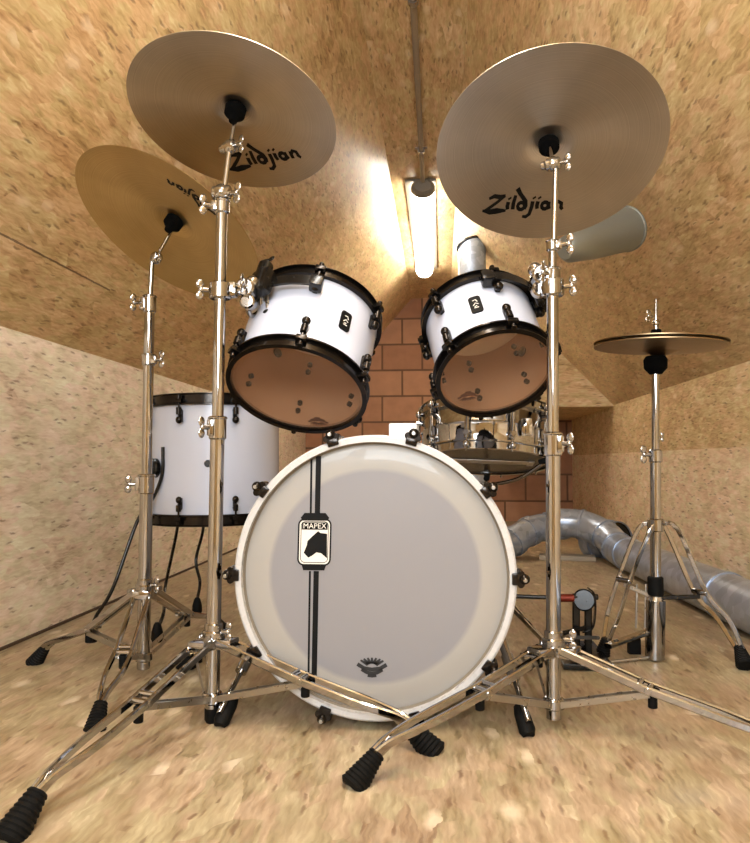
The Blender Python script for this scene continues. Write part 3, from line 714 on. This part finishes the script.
n1 = V((.098, .294, .951)).normalized(); k1 = V((-.449, 1.510, 1.293))
cy1, t1 = cymbal('crash_cymbal', 'upper left bronze cymbal tilted on the front left stand', k1, n1, .2286, M_cym, .026, logo=((231, 172), (303, 160), (0, -15)))
n2 = V((.350, .412, .841)).normalized(); k2 = CAMP + (V((-.7504, 1.9116, 1.1847)) - CAMP) * .909
cy2, t2 = cymbal('ride_cymbal', 'steeply tilted yellowish bronze cymbal at far left, lowest of the three big ones', k2, n2, .254, M_ride, .030, logo=((220, 213), (163, 181), (-8, 10)))
n3 = V((.0035, .488, .873)).normalized(); k3 = V((.2495, 1.612, 1.2338))
cy3, t3 = cymbal('crash_cymbal', 'large bronze cymbal at upper right on the front right stand', k3, n3, .254, M_cym, .030, logo=((484, 213), (565, 213), (0, -15)))

def stand(label, base, zc, feet, tubes, clamps, tilt, cy, n, legkw, plug=True):
    """tubes: (p, q, r); clamps: (point, radius, height, wing direction)"""
    t = thing('cymbal_stand', label, 'stand', (base.x, base.y, 0), 'chrome cymbal stands')
    for i, (p, q, r) in enumerate(tubes):
        bm = B(); tube(bm, [p, q], r, 20); link('tube', bm, M_chrome, t)
    for p, r, h, wd in clamps:
        bm = B(); collar(bm, p, r, h); collar(bm, V(p) + V((0, 0, h*.42)), r*1.12, h*.16); wd = V(wd).normalized()
        box(bm, V(p) + wd * r, (.014, .014, h*.7), None, .003); cl = link('height_clamp', bm, M_chrome, t)
        bm = B(); wing(bm, V(p) + wd * (r + .006), wd, .034, (0, 0, 1)); link('wing_bolt', bm, M_chrome, cl)
    b0 = V((base.x, base.y, 0))
    ax = (tubes[0][1] - tubes[0][0]).normalized()
    bm = B(); collar(bm, tubes[0][0] + ax * (zc - tubes[0][0].z + .004), .0235, .034, ax)
    collar(bm, tubes[0][0] + ax * (zc + .026 - tubes[0][0].z), .019, .02, ax); cc = link('leg_collar', bm, M_chrome, t)
    bm = B(); wing(bm, tubes[0][0] + ax * (zc + .02 - tubes[0][0].z) + V((.02, -.008, 0)), (1, -.4, 0), .032); link('wing_bolt', bm, M_chrome, cc)
    bm = B(); collar(bm, tubes[0][0] + ax * (.05 - tubes[0][0].z), .022, .022, ax); link('brace_collar', bm, M_chrome, t)
    if plug: bm = B(); lathe(bm, [(0, 0), (.012, 0), (.0155, .006), (.0155, .03), (0, .03)], mat4((tubes[0][0].x, tubes[0][0].y, 0), Matrix.Identity(3)), 18); link('tube_plug', bm, M_rubber, t)
    for f in feet: leg(t, base, f, zc, **legkw)
    p, d = tilt                         # ratchet tilter
    bm = B(); d = V(d).normalized(); cyl(bm, V(p) - d * .016, V(p) + d * .016, .0135, 18, .003); cyl(bm, V(p) - d * .026, V(p) - d * .016, .009, 12)
    n = V(n).normalized(); wing(bm, V(p) + d * .016, d, .03); ball(bm, V(p), .015, 1, 1, 1.1)
    link('tilter', bm, M_chrome, t)
    felt_stack(t, cy, n, V(p))
    return t
# front left stand
bB = V((-.478, 1.494, 0)); yB = 1.494
pB = lambda y, x=None: at(x if x is not None else 212 + (718 - y) * 10 / 520, y, yB)
stB = stand('chrome cymbal stand at front left, its legs crossing before the bass drum', bB, pB(640).z,
  [fl(20, 832), fl(423, 750), V((-.66, 1.86, 0))],
  [(V((pB(718).x, yB, .02)), pB(424), .0150), (pB(430), pB(200), .0122), (pB(207, 222), at(229, 152, 1.50), .0062)],
  [(pB(428), .0185, .05, (-.5, -.8, 0)), (pB(207), .0165, .030, (-.8, -.5, 0))],
  (at(230, 147, 1.502), (1, -.5, 0)), t1, n1, dict(fs=1.2, jt=.46))
bm = B(); p = at(222, 193, yB); cyl(bm, p + V((-.02, 0, 0)), p + V((.02, -.004, 0)), .015, 18); wing(bm, p + V((.02, -.008, -.004)), (1, -.4, -.1), .036); ball(bm, p, .02); link('boom_joint', bm, M_chrome, stB)
# back left stand
bA = fl(143.5, 658, .045); yA = bA.y; yA2 = t2.y - .015; bA.z = 0
pA = lambda y, x=None: at(x if x is not None else 143.5 + (660 - y) * 6.5 / 380, y, yA + (yA2 - yA) * max(0, 660 - y) / 400)
stA = stand('chrome cymbal stand at far left before the floor tom', bA, pA(592).z,
  [fl(38, 664), fl(97, 728), fl(220, 632)],
  [(V((pA(660).x, yA, .02)), pA(482), .0165), (pA(488), pA(300), .0128), (pA(310), at(152, 262, yA2), .0062)],
  [(pA(484), .020, .05, (-.9, -.3, 0)), (pA(360), .0165, .03, (.9, -.3, .0)), (pA(304), .0165, .045, (-.8, -.6, 0))],
  (at(156, 258, yA2), (.6, -.8, 0)), t2, n2, dict(jt=.5, zj=.105), plug=False)
# front right stand
bC = V((.228, 1.523, 0)); yC = 1.523
pC = lambda y, x=None: at(x if x is not None else 553.5 + (730 - y) * -1.0 / 450, y, yC)
stC = stand('chrome cymbal stand at front right, one leg running out of the picture', bC, pC(648).z,
  [fl(362, 784), V((.63, 1.33, 0)), V((.215, 1.93, 0))],
  [(V((bC.x, yC, .02)), pC(440), .0150), (pC(448), pC(272), .0122), (pC(282), pC(240), .0085), (pC(244, 554), at(556, 166, 1.56), .0062)],
  [(pC(444), .0185, .05, (.7, -.7, 0)), (pC(246), .013, .024, (.9, -.4, 0)), (pC(276), .0165, .034, (-.6, -.8, 0))],
  (at(553, 164, 1.56), (1, -.4, 0)), t3, n3, dict(fs=1.1), plug=False)

# ------------------------------------------------------------------ tom holders
def holder(label, root_p, pole_p, t_root, mx, r, h, ang, side, pts):
    t = thing('tom_holder', label, 'clamp', pole_p, 'chrome tom holders on the cymbal stands')
    bm = B(); collar(bm, pole_p, .024, .036); e = V(pts[0])
    cyl(bm, pole_p, e, .013, 18); box(bm, (V(pole_p)*.7 + e*.3), (.04, .034, .032), None, .006); link('clamp', bm, M_chrome, t)
    bm = B(); wing(bm, V(pole_p) + V((-side*.022, -.012, 0)), (-side, -.5, 0), .034); link('wing_bolt', bm, M_chrome, t)
    bm = B(); cyl(bm, e + V((0, -.022, 0)), e + V((0, .022, 0)), .021, 22, .004); cyl(bm, e + V((side*.004, -.016, -.03)), e + V((side*.004, .016, -.03)), .017, 20, .004); wing(bm, e + V((0, -.024, 0)), (0, -1, .2), .034)
    ball(bm, e + V((side*.012, 0, .014)), .016); link('ratchet', bm, M_chrome, t)
    bm = B(); tube(bm, spl([e] + [V(q) for q in pts[1:]], 5), .0055, 12); link('arm', bm, M_chrome, t)
    return t
def mount(root, mx, r, h, a_mid, a_half, rod_a):
    """black suspension bracket hugging the shell under the top hoop"""
    bm = B(); a0, a1 = math.radians(a_mid - a_half), math.radians(a_mid + a_half)
    lathe(bm, [(r + .022, h - .060), (r + .028, h - .060), (r + .028, h - .034), (r + .022, h - .034)], mx, 24, True, a0, a1)
    for a in (a0, a1):
        cyl(bm, P(mx, r + .010, a, h - .055), P(mx, r + .010, a, h - .012), .010, 14)
        box(bm, P(mx, r + .018, a, h - .046), (.03, .03, .03), mx.to_3x3() @ Matrix.Rotation(a, 3, 'Z'), .006)
    m = link('mount_bracket', bm, M_blackm, root)
    bm = B(); a = math.radians(rod_a); R = mx.to_3x3() @ Matrix.Rotation(a, 3, 'Z')
    box(bm, P(mx, r + .036, a, h - .052), (.032, .05, .064), R, .008); cyl(bm, P(mx, r + .04, a, h - .085), P(mx, r + .04, a, h + .004), .017, 18, .004)
    wing(bm, P(mx, r + .04, a, h + .002), R.col[2], .03, R.col[1]); cyl(bm, P(mx, r + .03, a - .12, h - .105), P(mx, r + .03, a - .12, h - .07), .009, 12)
    link('rod_clamp', bm, M_blackm, m)
    return P(mx, r + .04, a, h - .05)
mp = mount(tomL, mL, .152, .224, -104, 26, -118)
holder('chrome tom holder clamped to the front left stand, carrying the larger rack tom', None, pB(291), tomL, mL, .152, .228, 0, 1, [at(247, 289, 1.53), at(247, 306, 1.55), at(252, 316, 1.57), at(262, 306, 1.585), mp])
bm = B(); tube(bm, [at(266, 282, 1.575), at(268, 314, 1.555)], .0045, 10); ma = link('mount_arm', bm, M_steel, tomL); bm = B(); cyl(bm, at(267, 311, 1.557), at(270, 321, 1.55), .010, 14); link('arm_end', bm, M_rubber, ma)
mp = mount(tomR, mR, .129, .210, -52, 34, -34)
holder('chrome tom holder clamped to the front right stand, carrying the smaller rack tom', None, pC(288), tomR, mR, .129, .205, 0, -1, [at(541, 276, 1.555), at(541, 290, 1.58), mp])

# ------------------------------------------------------------------ hi-hat
yH = 2.06; bH = fl(656, 661); bH = V((bH.x, yH, 0)); ph = lambda y, x=655.5: at(x, y, yH)
hh = thing('hi_hat_stand', 'chrome hi-hat stand at right with two legs and a foot pedal', 'stand', bH)
bm = B(); tube(bm, [V((bH.x, yH, .005)), ph(600)], .026, 24); tube(bm, [ph(604), ph(596)], [.026, .018], 24); link('pedal_tube', bm, M_chrome, hh)
bm = B(); tube(bm, [ph(600), ph(455)], .0145, 18); link('tube', bm, M_chrome, hh)
bm = B(); tube(bm, [ph(460), ph(366)], .0105, 16); link('tube', bm, M_chrome, hh)
bm = B(); tube(bm, [ph(370), ph(299, 656)], .0035, 10); link('pull_rod', bm, M_chrome, hh)
bm = B(); collar(bm, ph(586), .021, .052); link('sleeve', bm, M_rubber, hh)
bm = B(); collar(bm, ph(456), .018, .036); cl = link('height_clamp', bm, M_chrome, hh)
bm = B(); wing(bm, ph(455) + V((-.016, -.01, 0)), (-1, -.2, .1), .038, (0, 0, 1)); link('wing_bolt', bm, M_chrome, cl); bm = B(); wing(bm, ph(437) + V((.008, 0, 0)), (1, 0, 0), .02); link('wing_bolt', bm, M_chrome, cl)
zt = ph(362); bm = B(); lathe(bm, [(0, -.034), (.017, -.034), (.022, -.028), (.031, -.018), (.032, .006), (.026, .016), (0, .016)], mat4(zt, Matrix.Identity(3)), 24); link('cymbal_seat', bm, M_felt, hh)
bm = B(); collar(bm, ph(525), .022, .036); link('leg_collar', bm, M_chrome, hh)
for pts, ft_ in (([ph(524), at(671, 528, 2.05), at(700, 592, 2.04), at(722, 618, 2.03), at(740, 650, 2.02)], fl(748, 674)), ([ph(524), at(644, 530, 2.06), at(624, 580, 2.07), at(614, 612, 2.08), at(606, 640, 2.08)], fl(602, 656))):
    bm = B(); d = (V(pts[-1]) - V(pts[0])); d.z = 0; s = d.normalized().cross(V((0, 0, 1)))
    s2 = (s + d.normalized() * .9).normalized()
    for sg in (-1, 1): bar(bm, spl([V(q) + s2 * sg * (.021 if 0 < i < 4 else .010) for i, q in enumerate(pts)], 5), .0065, .012, s2)
    cyl(bm, V(pts[2]) - s2 * .024, V(pts[2]) + s2 * .024, .008, 12); lg = link('leg', bm, M_chrome, hh)
    e = V(pts[-1]); rubber_foot(lg, e + (e - V((ft_.x, ft_.y, 0))) * .1, V((ft_.x, ft_.y, 0)) - e, 1.0)
    bm = B(); bar(bm, [ph(598), V(pts[2]) + V((0, 0, -.012))], .006, .012, s); link('brace', bm, M_blackm if ft_.x > bH.x else M_steel, lg)
# pedal
bm = B(); q0, q1 = V((bH.x - .02, yH, .055)), fl(608, 646, .05); bar(bm, [q1, V((q0.x, q0.y, .075))], .03, .012, (0, 1, 0)); link('footboard', bm, M_chrome, hh)
bm = B(); box(bm, fl(634, 646, .02) , (.034, .03, .05), None, .006); link('heel_stop', bm, M_rubber, hh)
bm = B()
for x in (636, 645): tube(bm, [at(x, 628, yH), at(x + 1, 584, yH + .01)], .0032, 8)
link('link_rod', bm, M_steel, hh)
bm = B(); tube(bm, [V((q1.x, q1.y, .008)), V((bH.x, yH, .008))], .005, 8); link('frame_rod', bm, M_steel, hh)
# the pair of hi-hat cymbals
zH = ph(346)
nh = V((.03, -.02, 1)).normalized()
c_b = at(660, 346, yH); c_b.z = zt.z + .018
def hat(label, c, n, sgn, R=.178):
    mx = mat4(c, frame(n, (1, 0, 0))); pr = cyl_profile(R, .014, .05, .012); th = .0013
    bm = B(); lathe(bm, [(.006, sgn*(pr[0][1]) - th)] + [(r, sgn*z - th) for r, z in pr[1:]] + [(r, sgn*z + th) for r, z in pr[:0:-1]] + [(.006, sgn*pr[0][1] + th)], mx, 96, closed=True, uvr=True)
    return tag(link('hi_hat_cymbal', bm, M_hat), label, 'cymbal', 'hi-hat cymbals')
cbot = V((c_b.x, yH, zt.z + .016 + .027)); hat('lower of the two thin hi-hat cymbals, resting on the black seat', cbot, nh, -1)
ctop = cbot + nh * .010 ; hat('upper of the two thin hi-hat cymbals, held by the clutch', ctop, nh, 1)
cl = ph(322, 656); bm = B(); tube(bm, [V((cl.x, yH, ctop.z + .029)), cl + V((0, 0, .008))], .0075, 12); wing(bm, ph(317, 653), (-1, -.3, .2), .028); ball(bm, ph(323, 656), .011); link('clutch', bm, M_chrome, hh)
bm = B(); lathe(bm, [(0, 0), (.014, 0), (.015, .004), (.013, .010), (0, .010)], mat4((cl.x, yH, ctop.z + .028), Matrix.Identity(3)), 18); link('felt', bm, M_felt, hh)

# ------------------------------------------------------------------ second pedal of the double bass pedal, by the hi-hat
pp = fl(577, 660); pd = thing('bass_pedal', 'black foot pedal with a drive shaft between bass drum and hi-hat stand', 'pedal', (pp.x, pp.y, 0))
yP = pp.y; pq = lambda x, y, dy=0: at(x, y, yP + dy)
bm = B(); box(bm, V((pp.x + .01, yP + .02, .010)), (.13, .26, .016), None, .004); link('base_plate', bm, M_blackm, pd)
for x in (576, 588):
    bm = B(); bar(bm, [V((pq(x, 640).x, yP, .015)), pq(x, 594)], .012, .02, (0, 1, 0)); link('post', bm, M_blackm, pd)
bm = B(); cyl(bm, pq(566, 597), pq(598, 597), .008, 14); link('axle', bm, M_blackm, pd)
bm = B(); cyl(bm, pq(584, 600, -.012), pq(584, 600, .014), .030, 28, .004); link('cam', bm, M_blackm, pd)
bm = B(); bar(bm, spl([pq(588, 588), pq(594, 594), pq(595, 612), pq(592, 628), pq(582, 632)], 5), .018, .004, (0, 1, 0)); link('strap', bm, M_blackm, pd)
bm = B(); bar(bm, [pq(560, 634, -.06), pq(592, 626, .02)], .012, .012, (0, 1, 0)); bar(bm, [V((pp.x + .012, yP + .14, .028)), V((pp.x + .012, yP - .06, .075))], .075, .010, (1, 0, 0)); link('footboard', bm, M_blackm, pd)
bm = B(); tube(bm, [V((bc.x + .20, yP + .04, pq(520, 598).z)), pq(562, 598)], .006, 10); ds = link('drive_shaft', bm, M_blackm, pd)
bm = B(); cyl(bm, pq(560, 598), pq(574, 598), .011, 12); link('universal_joint', bm, M_red, ds)

# ------------------------------------------------------------------ ventilation ducts
DR = .080
def duct(bm, pts, r=DR, seg=28): tube(bm, pts, r, seg)
dt = thing('ventilation_duct', 'long galvanised ventilation duct lying along the right wall and bending left at the back', 'duct', (.97, 3.2, 0))
Pn = V((1.045, .6, DR + .003)); Pf = V((.925, 3.80, DR + .003))
bm = B(); duct(bm, [Pn, Pf]); st = link('straight_pipe', bm, M_galv, dt)
dirp = (Pf - Pn).normalized()
for s in (.34, .62, .97):
    bm = B(); q = Pn.lerp(Pf, s); lathe(bm, [(DR, -.02), (DR + .004, -.02), (DR + .0055, 0), (DR + .004, .02), (DR, .02)], mat4(q, frame(dirp, (0, 0, 1))), 32, True); link('coupling', bm, M_galv, st)
el = spl([Pf, Pf + dirp*.10 + V((0, 0, .01)), Pf + dirp*.24 + V((-.03, 0, .065)), Pf + dirp*.33 + V((-.13, .0, .11)), Pf + V((-.26, .36, .115))], 3)
bm = B(); duct(bm, el); eo = link('elbow', bm, M_galv, dt)
for i in (3, 6, 9, 12):
    bm = B(); q = el[i]; dd = (el[min(i+1, len(el)-1)] - el[i-1]).normalized(); lathe(bm, [(DR, -.006), (DR + .006, -.006), (DR + .006, .006), (DR, .006)], mat4(q, frame(dd, (0, 0, 1))), 32, True); link('seam_ring', bm, M_galv, eo)
run = spl([el[-1], at(560, 526, 4.22), at(535, 529, 4.2), at(514, 541, 4.1), at(500, 556, 4.05)], 4)
for q in run: q.z = max(q.z, DR + .01)
bm = B(); duct(bm, run, DR * .98); ro = link('flexible_pipe', bm, M_galv, dt)
for i in (2, 6, 9, 12):
    bm = B(); q = run[i]; dd = (run[i+1] - run[i-1]).normalized(); lathe(bm, [(DR, -.022), (DR + .005, -.022), (DR + .006, 0), (DR + .005, .022), (DR, .022)], mat4(q, frame(dd, (0, 0, 1))), 32, True); link('coupling', bm, M_galv, ro)
# the open end of the branch beside the bend
q0 = at(592, 540, 4.34); q1 = at(619, 541, 4.16); DB = DR; DR = .098
mx = mat4(q0, frame(q1 - q0, (0, 0, 1))); L_ = (q1 - q0).length
bm = B(); lathe(bm, [(DR*1.08, 0), (DR*1.12, L_*.3), (DR*1.12, L_), (DR*1.06, L_), (DR*1.06, .0)], mx, 32, True); lo = link('branch_pipe', bm, M_galv, dt)
bm = B(); lathe(bm, [(0, L_*.93), (DR*1.06, L_*.93), (DR*1.06, L_*.96), (0, L_*.96)], mx, 32); link('mouth_shade', bm, M_blackm, lo)  # black disc painting the dark inside of the open mouth
for s in (.35, .7):
    bm = B(); lathe(bm, [(DR*1.1, L_*s - .008), (DR*1.2, L_*s - .008), (DR*1.2, L_*s + .008), (DR*1.1, L_*s + .008)], mx, 32, True); link('seam_ring', bm, M_galv, lo)
DR = DB
# upright duct behind the right tom
ux = at(472, 245, 4.5); vd = thing('upright_duct', 'grey upright duct rising behind the smaller rack tom to the roof slope', 'duct', (ux.x, 4.5, 0))
bm = B(); tube(bm, [V((ux.x, 4.5, .0)), V((ux.x, 4.5, 1.98 - .5*max(0, ux.x - .1)))], .086, 28); vp = link('pipe', bm, M_galv, vd)
bm = B(); q = at(473, 245, 4.5); lathe(bm, [(.087, -.006), (.10, -.006), (.10, .006), (.087, .006)], mat4((ux.x, 4.5, q.z), frame((-.2, .25, 1), (1, 0, 0))), 32, True); cyl(bm, V((ux.x + .08, 4.43, q.z + .02)), V((ux.x + .14, 4.45, q.z + .05)), .008, 10); link('pipe_clip', bm, M_blackm, vp)
# grey metal shade under the right slope
sh0 = at(568, 249, 2.32); sh1 = at(626, 229, 2.50); dn = (sh1 - sh0).normalized(); Ls = (sh1 - sh0).length
sp = thing('spotlight', 'grey conical metal spotlight shade under the right roof slope beside the cymbal', 'lamp', sh1)
mx = mat4(sh0, frame(dn, (0, 0, 1)))
bm = B(); lathe(bm, [(.0, -.02), (.030, -.018), (.044, 0), (.060, Ls*.35), (.076, Ls), (.0745, Ls), (.058, Ls*.35), (.042, .004), (0, -.012)], mx, 40); link('shade', bm, M_shade, sp)
bm = B(); lathe(bm, [(.0745, Ls - .006), (.079, Ls - .004), (.079, Ls + .003), (.0745, Ls + .003)], mx, 40, True); link('rim', bm, M_shade, sp)
bm = B(); g = sh0.lerp(sh1, .45); gx = g.x + .07; tube(bm, [g + V((0, .03, .03)), V((gx, g.y + .12, slopeR(gx) - .005))], .008, 10)
wq = V((gx, g.y + .12, slopeR(gx) - .006)); nsl = V((-SL, 0, -1)).normalized(); cyl(bm, wq - nsl*.004, wq + nsl*.014, .03, 18); link('bracket', bm, M_blackm, sp)

# small things
q = at(404, 428, 1.80)
zt_ = bc.z + .277
bm = B(); box(bm, (q.x, 1.80, zt_ + .025), (.068, .12, .05), None, .005); tag(link('box', bm, M_paper, bev=0), 'small white box lying on top of the bass drum', 'box')
q = fl(572, 559); bm = B(); box(bm, (q.x - .03, q.y - .02, .012), (.30, .12, .024), Matrix.Rotation(-.15, 3, 'Z'), .004); tag(link('board', bm, M_greyp), 'flat grey board lying on the floor below the duct bend', 'board')

# ------------------------------------------------------------------ light
w = bpy.data.worlds.new('world'); scn.world = w; w.use_nodes = True
bg = w.node_tree.nodes['Background']; bg.inputs[0].default_value = (.80, .90, 1.0, 1); bg.inputs[1].default_value = 2.2
def area(name, loc, rot, sx, sy, power, col):
    l = bpy.data.lights.new(name, 'AREA'); l.shape = 'RECTANGLE'; l.size = sx; l.size_y = sy; l.energy = power; l.color = col
    o = bpy.data.objects.new(name, l); COL.objects.link(o); o.location = loc; o.rotation_euler = rot; return o
# the window in the gable behind the camera and an added fill light at the left slope
area('window_light', ((wx0 + wx1)/2, Y0 + .05, (wz0 + wz1)/2), (math.radians(90), 0, 0), wx1 - wx0, wz1 - wz0, 27, (.86, .94, 1))
area('side_fill_light', (-.72, -.55, 1.42), V((-.86, -.40, .30)).to_track_quat('Z', 'Y').to_euler(), .6, .7, 15, (.90, .96, 1))  # added fill that brightens the right slope and wall; no window is built here
vs = scn.view_settings; vs.view_transform = 'Standard'; vs.look = 'None'; vs.gamma = 1; vs.exposure = 0.98; vs.use_curve_mapping = False
